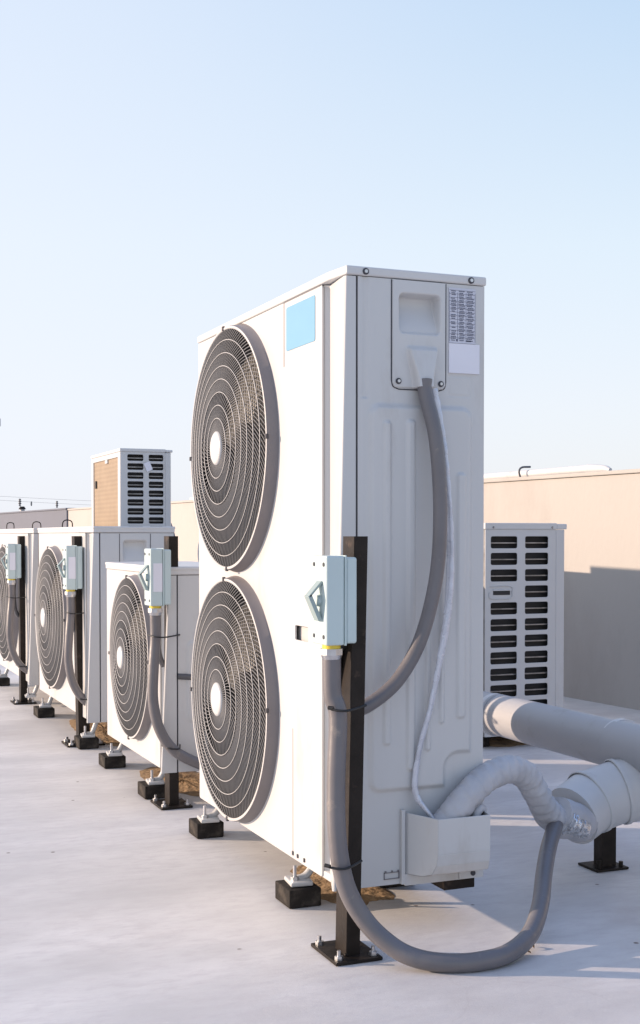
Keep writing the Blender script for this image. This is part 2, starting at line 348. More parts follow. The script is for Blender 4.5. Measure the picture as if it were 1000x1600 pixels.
# ------------------------------------------------------------------ fan grille (faces -X), unit radius geometry shared
def grille_parts(R, parent, y, z, p=0.029, dome=0.028, ysc=1.0, nw=84, wire=0.0012, xf=0.0, sgn=1):
    g_ = bpy.data.objects.new('fan_grille', None); C.objects.link(g_); g_.parent = parent; g_.location = (xf, y, z); g_.empty_display_size = 0.05
    g_.scale = (sgn, ysc, 1)
    def X(r): return -(p + dome*(1-(r/R)**2))
    # rim: drum wall with rolled front lip and flange on the panel
    prof = [(R*1.03, 0.0005), (R*1.018, -0.003), (R*1.010, -p+0.004), (R*1.004, -p-0.001), (R*0.993, -p-0.002), (R*0.982, -p-0.001), (R*0.982, -p+0.004), (R*0.985, -p+0.006), (R*0.985, -0.001)]
    n = 96; rings = [[(x, r*math.cos(2*PI*k/n), r*math.sin(2*PI*k/n)) for k in range(n)] for r, x in prof]
    m = MB().loft(rings[:4], True, False, True); m.build('rim_drum', 'rim', g_)
    m = MB().loft(rings[3:], True, False, True); m.build('rim_lip', 'grille', g_)
    m = MB()
    for k in range(1, 8):
        r = R*(0.14 + 0.86*k/8); x = X(r)
        nn = 72; tr = [[(x + 0.0012*math.cos(a)*1.0, (r+0.0012*math.sin(a))*math.cos(2*PI*j/nn), (r+0.0012*math.sin(a))*math.sin(2*PI*j/nn)) for a in (0, PI/2, PI, 1.5*PI)] for j in range(nn)]
        tr.append(tr[0]); m.loft(tr, True, False, True)
    m.build('grille_rings', 'grille', g_)
    m = MB(); ns = 14; rh = R*0.125
    for i in range(nw*2):
        inner = i % 2 == 0
        ra = rh if inner else R*0.47
        pts = []
        for s in range(ns+1):
            r = ra + (R*0.985-ra)*s/ns; th = 2*PI*i/(nw*2) + 1.25*((r/R)**0.85)
            # seen from -X: screen right is -Y; clockwise sweep
            pts.append(Vector((X(r)+0.002, -r*math.cos(th), -r*math.sin(th))))
        rings = []
        for s, q in enumerate(pts):
            T = (pts[min(s+1, ns)]-pts[max(s-1, 0)]).normalized(); u = T.cross(Vector((1, 0, 0))).normalized(); v = Vector((1, 0, 0))
            rings.append([q+u*wire-v*0.0005, q+v*0.0045, q-u*wire-v*0.0005])
        m.loft(rings, True, False, True)
    m.build('grille_wires', 'wires', g_)
    m = MB(); n = 40; prof = [(0.0001, X(0)-0.006), (R*0.08, X(0)-0.006), (R*0.12, X(0)-0.004), (R*0.14, X(0)), (R*0.14, X(0)+0.006)]
    m.loft([[(x, r*math.cos(2*PI*k/n), r*math.sin(2*PI*k/n)) for k in range(n)] for r, x in prof], True, False, True)
    m.build('hub_cap', 'white', g_)
    # four dark clips round the rim
    for a in (0.03, PI/2+0.05, PI+0.03, 1.5*PI+0.03):
        m = MB(); c = Vector((-p-0.001, -R*1.0*math.cos(a), R*1.0*math.sin(a)))
        m.box(c-Vector((0.003, 0.006, 0.006)), c+Vector((0.004, 0.006, 0.006))); m.build('clip', 'hair', g_, 0.0015)
    return g_
def fan_inside(R, parent, y, z, ysc=1.0, sgn=1, xf=0.0, depth=0.13):
    f = bpy.data.objects.new('fan', None); C.objects.link(f); f.parent = parent; f.location = (xf, y, z); f.scale = (sgn, ysc, 1); f.empty_display_size = 0.05
    n = 64; m = MB(); prof = [(R*0.96, 0.003), (R*0.93, 0.02), (R*0.93, depth), (0.001, depth+0.001)]
    m.loft([[(x, r*math.cos(2*PI*k/n), r*math.sin(2*PI*k/n)) for k in range(n)] for r, x in prof], True, False, True); m.build('shroud', 'inner', f)
    m = MB()
    for b in range(3):
        rows = []
        for i in range(9):
            r = R*(0.2+0.7*i/8); row = []
            for j in range(9):
                a = b*2*PI/3 + (j/8)*1.35 + 0.35*(i/8); row.append((0.03+0.055*(j/8), r*math.cos(a), r*math.sin(a)))
            rows.append(row)
        vs = [p for r_ in rows for p in r_]; fs = [(i*9+j, i*9+j+1, (i+1)*9+j+1, (i+1)*9+j) for i in range(8) for j in range(8)]
        m.add(vs, fs, True)
    m.cyl((0.02, 0, 0), (0.1, 0, 0), R*0.22, n=32)
    m.build('blades', 'blade', f)
    return f

def feet(root, spots, z0, hb=0.045):
    for (x, y) in spots:
        m = MB(); m.prism([(x-0.02, y-0.035), (x+0.035, y-0.04), (x+0.05, y+0.035), (x-0.012, y+0.035)], hb+0.001, hb+0.012)
        m.tube([(x+0.010, y+0.0, hb+0.010), (x+0.030, y+0.0, hb+0.016), (x+0.046, y, z0-0.022), (x+0.056, y, z0-0.003)], 0.010, n=10)
        f = m.build('mounting_foot', 'white', root, 0.003)
        m = MB(); m.cyl((x-0.002, y-0.012, hb+0.008), (x-0.002, y-0.012, hb+0.048), 0.0045, n=10); m.cyl((x-0.002, y-0.012, hb+0.012), (x-0.002, y-0.012, hb+0.021), 0.010, n=6, smooth=False)
        m.build('anchor_bolt', 'steel', f)
def screw(p, nrm, root, r=0.0055):
    p = Vector(p); nrm = Vector(nrm); m = MB(); m.cyl(p, p+nrm*0.002, r*1.35, n=16); m.build('screw_washer', 'hair', root)
    m = MB(); m.cyl(p+nrm*0.001, p+nrm*0.0045, r*0.9, r*0.7, n=12); m.build('screw', 'steel', root)

# ------------------------------------------------------------------ front-blowing condenser
def condenser(y0, W, D, z0, H, fans, label, big=False, ysc=1.0, coly=0.122):
    """origin: near front corner on the roof; front faces -X, service side faces -Y"""
    root = thing('outdoor_ac_unit', (0, y0, 0), label, 'air conditioner', 'front blowing units in the row')
    zt = z0+H; zl = zt-0.021                     # lid bottom
    # casing: rear, far side, floor, inner divider
    m = MB(); m.box((D-0.012, 0.013, z0+0.002), (D, W-0.001, zl)); m.box((0.006, W-0.006, z0+0.001), (D-0.013, W, zl))
    m.build('casing', 'white', root, 0.002)
    m = MB(); m.box((0.004, 0.014, z0), (D-0.001, W-0.007, z0+0.018)); m.build('base_pan', 'white', root, 0.003)
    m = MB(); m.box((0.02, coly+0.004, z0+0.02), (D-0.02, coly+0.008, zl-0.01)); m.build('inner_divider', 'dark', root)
    # front panel with the fan openings (u = -y so that it is seen the right way round)
    loops = [rrect(coly, W, z0+0.004, zl-0.001, 0.006)]
    for (fy, fz, R) in fans: loops.append(circ(fy, fz, R*0.96*ysc, 80, R*0.96))
    if big: loops.append(rrect(0.205, 0.292, 0.636, 0.673, 0.005))
    plate('front_panel', loops, 0.005, M['white'], root, lambda u, v, w_: (0.0025+w_, u, v), 0.0012)
    for (fy, fz, R) in fans:
        grille_parts(R, root, fy, fz, ysc=ysc, nw=68 if R > 0.3 else 56, wire=0.0010 if big else 0.0013)
        fan_inside(R, root, fy, fz, ysc=ysc)
    # corner column: its front facet narrows from top to bottom
    def ring(z):
        t = (z-z0)/H; x2 = -0.024+0.029*t
        return [(0.0055, coly+0.002, z), (0.017, coly-0.008, z), (x2+0.001, 0.006, z), (x2+0.004, 0.001, z), (0.031, 0.0, z), (0.031, 0.02, z), (0.03, coly+0.002, z)]
    rs = [ring(z0+0.003+(zl-0.001-z0-0.003)*k/6) for k in range(7)]
    MB().loft(rs, True, True, False).build('corner_column', 'white', root, 0.0015)
    m = MB(); m.box((0.031, 0.004, z0+0.004), (0.0345, 0.012, zl)); m.build('panel_gap', 'hair', root)
    # lid
    lid = [(-0.004, W+0.003), (-0.004, 0.080), (0.006, -0.004), (D+0.004, -0.004), (D+0.004, W+0.003)]
    m = MB(); m.prism(lid, zl+0.001, zt); m.build('lid', 'white_rib', root, 0.004, 3)
    if big:
        screw((0.052, -0.004, zt-0.011), (0, -1, 0), root); screw((0.315, -0.004, zt-0.011), (0, -1, 0), root)
    else:
        m = MB(); m.prism([(-0.006, W+0.004), (-0.006, 0.085), (0.005, -0.006), (D+0.006, -0.006), (D+0.006, W+0.004)], zt-0.006, zt+0.006); m.build('lid_rim', 'white_rib', root, 0.004)
    return root, zl, zt

# the tall twin-fan unit in front
A_D = 0.352; A_W = 1.078
A, A_zl, A_zt = condenser(0, A_W, A_D, 0.1, 1.378, [(0.735, 1.124, 0.327), (0.735, 0.442, 0.327)], 'tallest white air conditioner unit with two round fans and a blue sticker', big=True)
def a_side(x, z):
    h = 0.0
    d = sd_rr(x, z, 0.058, 0.322, 0.312, 1.182, 0.03)
    d2 = sd_rr(x, z, 0.255, 0.40, 0.20, 0.387, 0.03)          # bite out of the lower right corner
    d = max(d, -d2)
    h += 0.0095*(1-sstep(-0.013, 0.0, d))
    for (a, b, c, e, s) in ((0.092, 0.112, 0.42, 1.142, 1), (0.150, 0.172, 0.36, 1.146, 1), (0.196, 0.212, 0.40, 0.70, 1), (0.232, 0.246, 0.46, 1.00, 1), (0.276, 0.300, 0.47, 1.03, 1)):
        dd = sd_rr(x, z, a, b, c, e, 0.009)
        h += 0.006*(1-sstep(-0.005, 0.001, dd))
    # flat embossed square below the stickers, with a faint outline
    dd = abs(sd_rr(x, z, 0.260, 0.317, 1.205, 1.250, 0.004)); h -= 0.0012*(1-sstep(0.0, 0.003, dd))
    # vertical fold along the left edge
    h -= 0.004*(1-sstep(0.0, 0.012, abs(x-0.052))) if z > 1.19 else 0
    dd = sd_rr(x, z, 0.123, 0.246, 1.22, 1.46, 0.01)
    h -= 0.038*(1-sstep(-0.003, 0.0, dd))
    h += 0.0006*noise.noise((x*9, 0, z*5))
    return h
hfield('side_panel', 0.0355, A_D, 0.104, 1.4565, 0.003, a_side, 'white', A)
def a_cover(x, z):
    if x < 0.119 or x > 0.250 or z < 1.217:
        return -0.001
    h = 0.004
    if sd_rr(x, z, 0.1175, 0.2515, 1.2145, 1.60, 0.018) > 0: return -0.002
    d = sd_rr(x, z, 0.133, 0.238, 1.336, 1.428, 0.013)
    dep = 0.008 + 0.024*sstep(1.336, 1.41, z)
    h -= dep*(1-sstep(-0.007, 0.0, d))
    if z < 1.312:
        t = (1.312-z)/0.10; c = 0.190; hw = 0.038-0.016*sstep(0.05, 0.9, t)
        prof = 1-sstep(hw-0.006, hw+0.002, abs(x-c))
        h += (0.012+0.018*min(1, t))*prof*sstep(1.312, 1.300, z) if False else (0.012+0.018*min(1, t))*prof*(1-sstep(1.300, 1.312, z))
    return h
cover = hfield('access_cover', 0.1175, 0.2515, 1.2145, 1.4555, 0.0019, a_cover, 'white', A, edge=0.006)
# dark seam round the cover
m = MB()
cx0, cx1, cz0 = 0.1165, 0.2525, 1.2135
m.tube([(cx0, -0.0005, 1.455), (cx0, -0.0005, cz0+0.02)], 0.0013, n=6); m.tube([(cx1, -0.0005, 1.455), (cx1, -0.0005, cz0+0.02)], 0.0013, n=6)
m.tube([(cx0, -0.0005, cz0+0.02), (cx0+0.004, -0.0005, cz0+0.006), (cx0+0.018, -0.0005, cz0)], 0.0013, n=6)
m.tube([(cx1, -0.0005, cz0+0.02), (cx1-0.004, -0.0005, cz0+0.006), (cx1-0.018, -0.0005, cz0)], 0.0013, n=6)
m.tube([(cx0+0.018, -0.0005, cz0), (cx1-0.018, -0.0005, cz0)], 0.0013, n=6)
m.build('cover_seam', 'hair', A)
screw((0.132, -0.0045, 1.231), (0, -1, 0), A, 0.005); screw((0.238, -0.0045, 1.229), (0, -1, 0), A, 0.005)
# rating plate with its rows of print, white sticker, blue sticker
m = MB(); m.box((0.2595, -0.0022, 1.324), (0.328, 0.0, 1.448)); rp = m.build('rating_plate', 'plate', A)
m = MB(); rnd = random.Random(3); zz = 1.443
def ink(x0, x1, z0, z1): m.box((x0, -0.0027, z0), (x1, -0.0021, z1))
for col in (0.2605, 0.2815, 0.303, 0.3265): ink(col, col+0.0005, 1.327, 1.438)
row = 0
while zz > 1.329:
    if row % 2 == 0: ink(0.2605, 0.327, zz-0.0005, zz)
    for (a, b) in ((0.2635, 0.279), (0.284, 0.301), (0.305, 0.324)):
        if rnd.random() < 0.82 or a > 0.28:
            x = a + rnd.random()*0.003; e = b - rnd.random()*0.006
            while x < e:
                l = 0.0015+rnd.random()*0.0035; ink(x, min(e, x+l), zz-0.0032, zz-0.0014); x += l+0.0007
    zz -= 0.0041; row += 1
ink(0.278, 0.281, 1.328, 1.333); ink(0.304, 0.316, 1.328, 1.331)
m.build('print', 'ink', rp)
m = MB(); m.box((0.2595, -0.0034, 1.256), (0.338, 0.0, 1.3225)); tag(m.build('sticker', 'label', A), 'plain white sticker under the rating plate')
plate('sticker', [rrect(0.161, 0.346, 1.336, 1.441, 0.006)], 0.0016, M['blue'], A, lambda u, v, w_: (-0.0005+w_, u, v), 0.0003)['label'] = 'light blue rectangular sticker'
# raised L shaped frame left of the blue sticker, vertical crease lines of the front panel
m = MB(); m.box((-0.0012, 0.362, 1.30), (0.001, 0.3635, 1.456)); m.box((-0.0012, 0.128, 1.4555), (0.001, 0.3635, 1.4568)); m.build('panel_crease', 'rim', A)
m = MB(); m.box((-0.0008, 0.304, 0.108), (0.0005, 0.3052, 0.42)); m.build('panel_crease', 'rim', A)
# moulded hand pocket behind the opening in the front panel
m = MB(); m.box((0.014, 0.198, 0.628), (0.016, 0.36, 0.680)); m.build('hand_pocket', 'grille', A)
# valve cover: open-topped box low on the service side
m = MB()
bx0, bx1, bz0, bz1, by = 0.150, 0.343, 0.128, 0.262, -0.085
prof = []
def vring(y, ins):
    return [(x, y, z) for x, z in rrect(bx0+ins, bx1-ins, bz0+ins, bz1+0.04, 0.022, 6)]
outer = [(x, z) for x, z in rrect(bx0, bx1, bz0, bz1+0.1, 0.02, 6) if z <= bz1]
outer = [(bx0, bz1)] + [p for p in rrect(bx0, bx1, bz0, bz1+0.2, 0.012, 6) if p[1] < bz0+0.1] + [(bx1, bz1)]
# sheet-metal tray: front, two cheeks, floor
def cheek(x):
    return [(x, -0.0, bz0-0.002), (x, by*0.55, bz0), (x, by*0.82, bz0+0.008), (x, by*0.96, bz0+0.03), (x, by, bz0+0.055), (x, by, bz1), (x, 0.0, bz1+0.003)]
def sheet(P, Q, t=0.0025):
    pass
def skew(pts_, k):
    return [(x_+(0.042 if k == 0 else -0.020)*min(1, -y_/0.085), y_, z_) for x_, y_, z_ in pts_]
front = [skew(cheek(bx0), 0), skew(cheek(bx1), 1)]
inn = [[(p[0]+(0.003 if k == 0 else -0.003), min(0.0, p[1]+0.003), p[2]+(0.003 if p[2] < bz1-0.01 else 0.0)) for p in front[k]] for k in (0, 1)]
for k in (0, 1):
    n = 7; m.add(front[k]+inn[k], [tuple(range(n)), tuple(range(2*n-1, n-1, -1))] + [(i, (i+1) % n, n+(i+1) % n, n+i) for i in range(n)])
for i in range(0, 5): m.add([front[0][i], front[0][i+1], front[1][i+1], front[1][i], inn[0][i], inn[0][i+1], inn[1][i+1], inn[1][i]], [(0,1,2,3),(7,6,5,4),(1,5,6,2),(0,3,7,4)])
vc = m.build('valve_cover', 'white', A, 0.002)
m = MB(); m.box((0.140, -0.010, 0.104), (0.1485, -0.0005, 0.272)); m.box((0.149, -0.008, 0.1), (A_D-0.002, -0.0005, 0.1265)); m.box((0.285, -0.012, 0.102), (0.305, -0.0085, 0.128)); m.build('lower_rail', 'white', A, 0.001)
m = MB(); m.cyl((0.322, -0.008, 0.112), (0.322, -0.011, 0.112), 0.006, n=14); m.build('rail_hole', 'hair', A)
# stamped louvre marks at the foot of the side panel
m = MB()
for z in (0.117, 0.131): m.box((0.100, -0.0022, z), (0.137, 0.0, z+0.0014))
for x in (0.100, 0.136): m.box((x, -0.0022, 0.117), (x+0.0014, 0.0, 0.1324))
for x in (0.102, 0.118, 0.133): m.box((x, -0.0026, 0.133), (x+0.0035, 0.0, 0.136))
m.build('stamped_marks', 'rim', A)
# little drain lugs under the front edge
for y in (0.30, 0.268, 0.225):
    m = MB(); m.box((-0.003, y, 0.112), (-0.0002, y+0.006, 0.121)); m.build('slot', 'hair', A)
feet(A, [(-0.004, 0.29), (-0.004, 1.02)], 0.1)
for a_, b_ in ((0.25, 0.325),):
    m = MB(); m.box((a_, b_, 0.046), (a_+0.06, b_+0.06, 0.099)); m.build('mounting_foot', 'dark', A, 0.004)

m = MB(); m.box((0.262, 0.018, 0.070), (0.342, 0.30, 0.0985)); m.build('mounting_rail', 'black', A, 0.002)
# the short unit behind it
def plain_side(root, D, z0, zl, cov, prefix_h=0.0):
    cx0, cx1, cz0 = cov
    def fn(x, z):
        h = 0.0; d = sd_rr(x, z, 0.06, D-0.03, z0+0.16, cz0-0.05, 0.03); h += 0.006*(1-sstep(-0.012, 0, d))
        for a in (0.10, 0.155, 0.21, 0.26):
            if a+0.02 < D-0.03: h += 0.003*(1-sstep(-0.006, 0.001, sd_rr(x, z, a, a+0.02, z0+0.22, cz0-0.08, 0.009)))
        d = sd_rr(x, z, cx0+0.015, cx1-0.015, zl-0.125, zl-0.03, 0.012); h -= (0.006+0.018*sstep(zl-0.125, zl-0.05, z))*(1-sstep(-0.008, 0, d))
        return h
    hfield('side_panel', 0.0355, D, z0+0.004, zl-0.001, 0.004, fn, 'white', root)
    m = MB()
    for x in (cx0, cx1): m.box((x-0.0012, -0.0012, cz0), (x+0.0012, 0.0, zl-0.003))
    m.box((cx0, -0.0012, cz0-0.0012), (cx1, 0.0, cz0+0.0012)); m.build('cover_seam', 'hair', root)
B, b_zl, b_zt = condenser(1.43, 0.87, 0.33, 0.112, 0.668, [(0.418, 0.457, 0.285)], 'short single fan white unit standing between the tallest unit and the third unit', ysc=1.0, coly=0.10)
plain_side(B, 0.33, 0.112, b_zl, (0.11, 0.22, 0.60))
feet(B, [(-0.002, 0.20), (-0.002, 0.80)], 0.112)
Cc, c_zl, c_zt = condenser(2.57, 1.225, 0.345, 0.12, 0.80, [(0.80, 0.507, 0.325)], 'single fan white unit directly in front of the unit with the bronze coil', ysc=1.12, coly=0.13)
plain_side(Cc, 0.345, 0.12, c_zl, (0.115, 0.245, 0.70))
feet(Cc, [(-0.002, 0.14), (-0.002, 1.13)], 0.12)
Fu = copy_tree(Cc); Fu.location = (0, 3.985, 0)
Fu['label'] = 'single fan white unit cut by the left edge of the photo, last of the row'

# rubber blocks under the feet
def block(x0, x1, y0, y1, label, h=0.045):
    m = MB(); m.box((0, 0, 0.001), (x1-x0, y1-y0, h)); o = m.build('rubber_block', 'rubber', None, 0.003, loc=(x0, y0, 0)); tag(o, label, 'support block', 'black blocks under the unit feet')
block(-0.036, 0.046, 0.235, 0.335, 'black block under the near front foot of the tallest unit')
block(-0.036, 0.046, 0.985, 1.075, 'black block under the far front foot of the tallest unit')
block(0.235, 0.335, 0.31, 0.40, 'black block under the rear of the tallest unit, seen right of the nearest post')
block(-0.036, 0.046, 1.585, 1.69, 'black block under the near foot of the short unit, behind the second post')
block(-0.036, 0.046, 2.19, 2.30, 'black block under the far foot of the short unit, right of the third post')
block(-0.036, 0.046, 2.66, 2.77, 'black block under the near foot of the third unit, behind the third post')
block(-0.036, 0.046, 3.64, 3.77, 'black block under the far foot of the third unit, right of the fourth post')
block(-0.036, 0.046, 5.05, 5.18, 'black block under the far foot of the leftmost unit, at the left edge')

# ------------------------------------------------------------------ posts with isolator boxes
def post(x, y, lean, label):
    root = thing('steel_post', (x, y, 0), label, 'post', 'black posts in front of the units')
    m = MB(); m.prism([(-0.064, -0.08), (0.042, -0.08), (0.042, 0.06), (-0.064, 0.06)], 0.001, 0.008); bp = m.build('base_plate', 'black', root, 0.001)
    for (a, b) in ((-0.05, -0.062), (0.028, -0.062), (-0.05, 0.044), (0.028, 0.044)):
        m = MB(); m.cyl((a, b, 0.008), (a, b, 0.016), 0.009, n=6, smooth=False); m.cyl((a, b, 0.008), (a, b, 0.027), 0.0045, n=8); m.build('anchor_bolt', 'steel', bp)
    # channel section, open towards the unit
    s = lean*0.886; x0, x1, y0, y1, t = -0.028, 0.004, -0.048, 0.010, 0.004
    prof = [(x0, y0), (x1, y0), (x1, y0+t), (x0+t, y0+t), (x0+t, y1-t), (x1, y1-t), (x1, y1), (x0, y1)]
    prof = [(x0, y0), (x1, y0), (x1, y1), (x0, y1)]
    m = MB(); m.loft([[(a-lean*0.0, b, 0.008) for a, b in prof], [(a+s, b, 0.886) for a, b in prof]], True, True, False)
    m.build('upright', 'black', root, 0.0012)
    m = MB()
    for a, b in ((x0, y0), (x1, y1)): m.box((a-0.004, b-0.004, 0.0085), (a+0.004, b+0.004, 0.014))
    m.build('weld', 'black', root, 0.002)
    return root
def isolator(x, y, label, sticker=True, hsc=1.0):
    """origin at the back centre of the box; rotary handle faces -X"""
    root = thing('isolator_switch', (x, y, 0.753), label, 'switch box', 'isolator boxes on the posts')
    m = MB(); m.box((-0.024, -0.040, -0.088), (0.0, 0.040, 0.090)); m.build('box_base', 'switch', root, 0.005, 3)
    m = MB(); m.box((-0.028, -0.042, -0.092), (-0.024, 0.042, 0.094)); m.build('seal_rim', 'switch', root, 0.0015)
    m = MB(); m.box((-0.069, -0.040, -0.091), (-0.0285, 0.040, 0.093)); m.build('box_lid', 'switch', root, 0.004, 3)
    # angular open rotary handle: two broad bars meeting in a blunt tip
    m = MB()
    for P_, Q_, t_ in (((-0.0700, 0.040), (-0.097, 0.010), 0.0022), ((-0.097, 0.012), (-0.0740, -0.040), 0.0042)):
        P_ = Vector((P_[0], 0, P_[1])); Q_ = Vector((Q_[0], 0, Q_[1])); d_ = (Q_-P_).normalized(); n_ = Vector((d_.z, 0, -d_.x))*t_
        m.loft([[P_+n_+Vector((0, y_, 0)), Q_+n_+Vector((0, y_, 0)), Q_-n_+Vector((0, y_, 0)), P_-n_+Vector((0, y_, 0))] for y_ in (-0.020, 0.004)], True, True, False)
    m.build('rotary_handle', 'knob', root, 0.0015)
    m = MB(); m.cyl((-0.069, 0.0, 0.0), (-0.075, 0.0, 0.0), 0.013, 0.011, n=20); m.build('handle_hub', 'switch', root)
    for (b, c) in ((-0.026, 0.075), (-0.026, -0.074), (0.026, 0.075), (0.026, -0.074)):
        m = MB(); m.cyl((-0.069, b, c), (-0.0705, b, c), 0.0045, n=12); m.build('lid_screw', 'hair', root)
    if sticker:
        m = MB(); m.box((-0.060, -0.0412, -0.045), (-0.030, -0.040, 0.046)); m.build('sticker', 'label', root)
    # gland under the box
    m = MB(); m.cyl((-0.046, -0.012, -0.088), (-0.046, -0.012, -0.099), 0.019, n=20); m.build('thread_ring', 'brass', root)
    m = MB(); m.cyl((-0.046, -0.012, -0.099), (-0.046, -0.012, -0.112), 0.0245, n=8, smooth=False); m.cyl((-0.046, -0.012, -0.112), (-0.046, -0.012, -0.122), 0.0225, 0.019, n=20); m.build('gland', 'steel', root, 0.001)
    return root
post(-0.0265, -0.094, 0.020, 'near black post in front of the tallest unit, leaning slightly right')
isolator(-0.040, -0.126, 'pale blue isolator box on the nearest post, without a sticker', sticker=False)
PO = [(0.0345, 1.484, 'second nearest black post, in front of the short unit'), (0.026, 2.812, 'third black post, in front of the unit under the bronze coil'), (0.006, 4.262, 'farthest black post, in front of the leftmost unit')]
IL = ['pale green isolator box with white sticker in front of the short unit', 'pale isolator box with white sticker between the leftmost post and the short unit', 'pale isolator box with white sticker at the left edge of the photo']
for (x, y, lb), il, wx, ln in zip(PO, IL, (1.0, 1.5, 1.1), (0.0, -0.012, -0.004)):
    pp = post(x, y, ln, lb); pp.scale = (wx, 1, 1)
i0 = isolator(0.0, 0.0, IL[0]); i0.location = (PO[0][0]-0.0315+0.0, PO[0][1]-0.052, 0.753)
for k in (1, 2):
    c = copy_tree(i0); c['label'] = IL[k]; c.location = (PO[k][0]-0.0315, PO[k][1]-0.052, 0.753)

# ------------------------------------------------------------------ conduits and pipes
def tie(parent, p0, r, axis_pts, rr=0.0022):
    m = MB(); m.tube(axis_pts, rr, n=8, sub=6); return m.build('cable_tie', 'tie', parent)
# thick grey conduit: switch box -> down the post -> loop on the roof -> up into the insulated tee
pts = [(-0.086, -0.138, 0.632), (-0.084, -0.138, 0.560), at(528, 1120, 2.62), at(525, 1220, 2.61), at(527, 1310, 2.60), at(541, 1385, 2.60), at(572, 1440, 2.60), at(612, 1478, 2.59), at(650, 1497, 2.58),
       at(700, 1505, 2.575), at(750, 1502, 2.585), at(795, 1489, 2.625), at(828, 1460, 2.70), at(844, 1415, 2.80), at(850, 1365, 2.92), at(857, 1325, 3.02), at(868, 1288, 3.12)]
m = MB(); m.tube(pts, 0.0195, n=20, sub=10); o = tag(m.build('conduit', 'conduit'), 'thick grey conduit looping across the roof from the nearest switch box', 'conduit')
def band(parent, a, b, hw, yo):
    """tie round conduit and post: flat loop"""
    m = MB(); m.tube([Vector(a), Vector(a)+Vector((0.0, -0.028, 0)), Vector(((a[0]+b[0])/2, min(a[1], b[1])-hw, (a[2]+b[2])/2)), Vector(b)], 0.0026, n=8, sub=6)
    m.build('cable_tie', 'tie', parent)
m = MB(); c = at(528, 1108, 2.60); m.tube([at(514, 1106, 2.60), at(520, 1109, 2.585), at(536, 1111, 2.578), at(550, 1109, 2.585), at(572, 1102, 2.61)], 0.0028, n=8, sub=6); m.cyl(at(513, 1106, 2.59), at(521, 1107, 2.585), 0.0045, n=6); m.build('cable_tie', 'tie', o)
m = MB(); m.tube([at(510, 1353, 2.59), at(518, 1356, 2.575), at(535, 1358, 2.57), at(549, 1354, 2.58), at(565, 1345, 2.61)], 0.0028, n=8, sub=6); m.cyl(at(508, 1352, 2.58), at(516, 1354, 2.575), 0.0045, n=6); m.build('cable_tie', 'tie', o)

# cable from the access cover swinging down to the post
pts = [(0.190, -0.020, 1.235), (0.190, -0.024, 1.20), (0.202, -0.050, 1.10), (0.207, -0.062, 0.95), (0.196, -0.066, 0.80), (0.158, -0.068, 0.665), (0.104, -0.066, 0.575), (0.040, -0.064, 0.525), (-0.006, -0.066, 0.512), (-0.03, -0.07, 0.53), (-0.052, -0.078, 0.60), (-0.060, -0.10, 0.664)]
m = MB(); m.tube(pts, (0.0165, 0.0150), n=18, sub=10); tag(m.build('power_cable', 'conduit'), 'dark grey cable curving from the access cover down to the nearest post', 'cable')
# flat taped lead beside it, twisted, ends in the valve cover
pts = [Vector(p) for p in [(0.210, -0.020, 1.215), (0.220, -0.024, 1.16), (0.230, -0.032, 1.08), (0.236, -0.038, 1.00), (0.243, -0.040, 0.90), (0.244, -0.040, 0.80), (0.237, -0.038, 0.70), (0.220, -0.034, 0.60), (0.200, -0.030, 0.50), (0.180, -0.022, 0.42), (0.168, -0.018, 0.34), (0.172, -0.022, 0.300), (0.192, -0.036, 0.268), (0.215, -0.042, 0.235)]]
P = catmull(pts, 12); rings = []
for i, p in enumerate(P):
    t = i/(len(P)-1); T = (P[min(i+1, len(P)-1)]-P[max(i-1, 0)]).normalized()
    a = 0.6+2.0*math.sin(t*7.5)*t + 0.1*math.sin(i*0.5); u = T.cross(Vector((0, 1, 0))).normalized(); v = T.cross(u)
    wd = 0.0105*(1.0-0.35*t)+0.0006*math.sin(i*1.1); th = 0.0055
    d1 = (u*math.cos(a)+v*math.sin(a)); d2 = T.cross(d1)
    rings.append([p + d1*wd*math.cos(q) + d2*th*math.sin(q) for q in [2*PI*k/12 for k in range(12)]])
m = MB().loft(rings, True, True, True); tag(m.build('taped_lead', 'plasticwrap'), 'thin blue grey taped lead hanging down the side of the tallest unit', 'cable')

# conduits of the other three boxes (built once, then copied)
def small_conduit(px, py, label):
    root = thing('conduit', (px, py, 0), label, 'conduit', 'grey conduits bending round the far posts')
    pts = [(-0.078, -0.064, 0.635), (-0.078, -0.066, 0.56), (-0.088, -0.078, 0.46), (-0.092, -0.086, 0.36), (-0.074, -0.092, 0.27), (-0.030, -0.094, 0.20), (0.04, -0.092, 0.155), (0.12, -0.085, 0.125), (0.24, -0.08, 0.105), (0.42, -0.06, 0.09)]
    m = MB(); m.tube(pts, 0.0175, n=16, sub=8); m.build('pipe_run', 'conduit', root)
    for z, e in ((0.565, 0.0), (0.205, -0.03)):
        m = MB(); xx = -0.079 if z > 0.4 else -0.035
        m.tube([(xx-0.024, -0.07, z+0.004), (xx-0.012, -0.108+e*0.1, z), (xx+0.02, -0.112+e*0.1, z-0.002), (0.006, -0.055, z)], 0.0026, n=8, sub=5); m.build('cable_tie', 'tie', root)
    m = MB(); m.tube([(-0.058, -0.03, 0.66), (-0.060, -0.018, 0.58), (-0.052, -0.012, 0.50), (-0.035, -0.008, 0.46)], 0.010, n=12); m.build('return_lead', 'cable', root)
    return root
s0 = small_conduit(PO[0][0], PO[0][1], 'grey conduit curving in front of the second post towards the tallest unit')
for k, lb in ((1, 'grey conduit curving in front of the third post towards the short unit'), (2, 'grey conduit bending round the farthest post at the left')):
    c = copy_tree(s0); c.location = (PO[k][0], PO[k][1], 0); c['label'] = lb
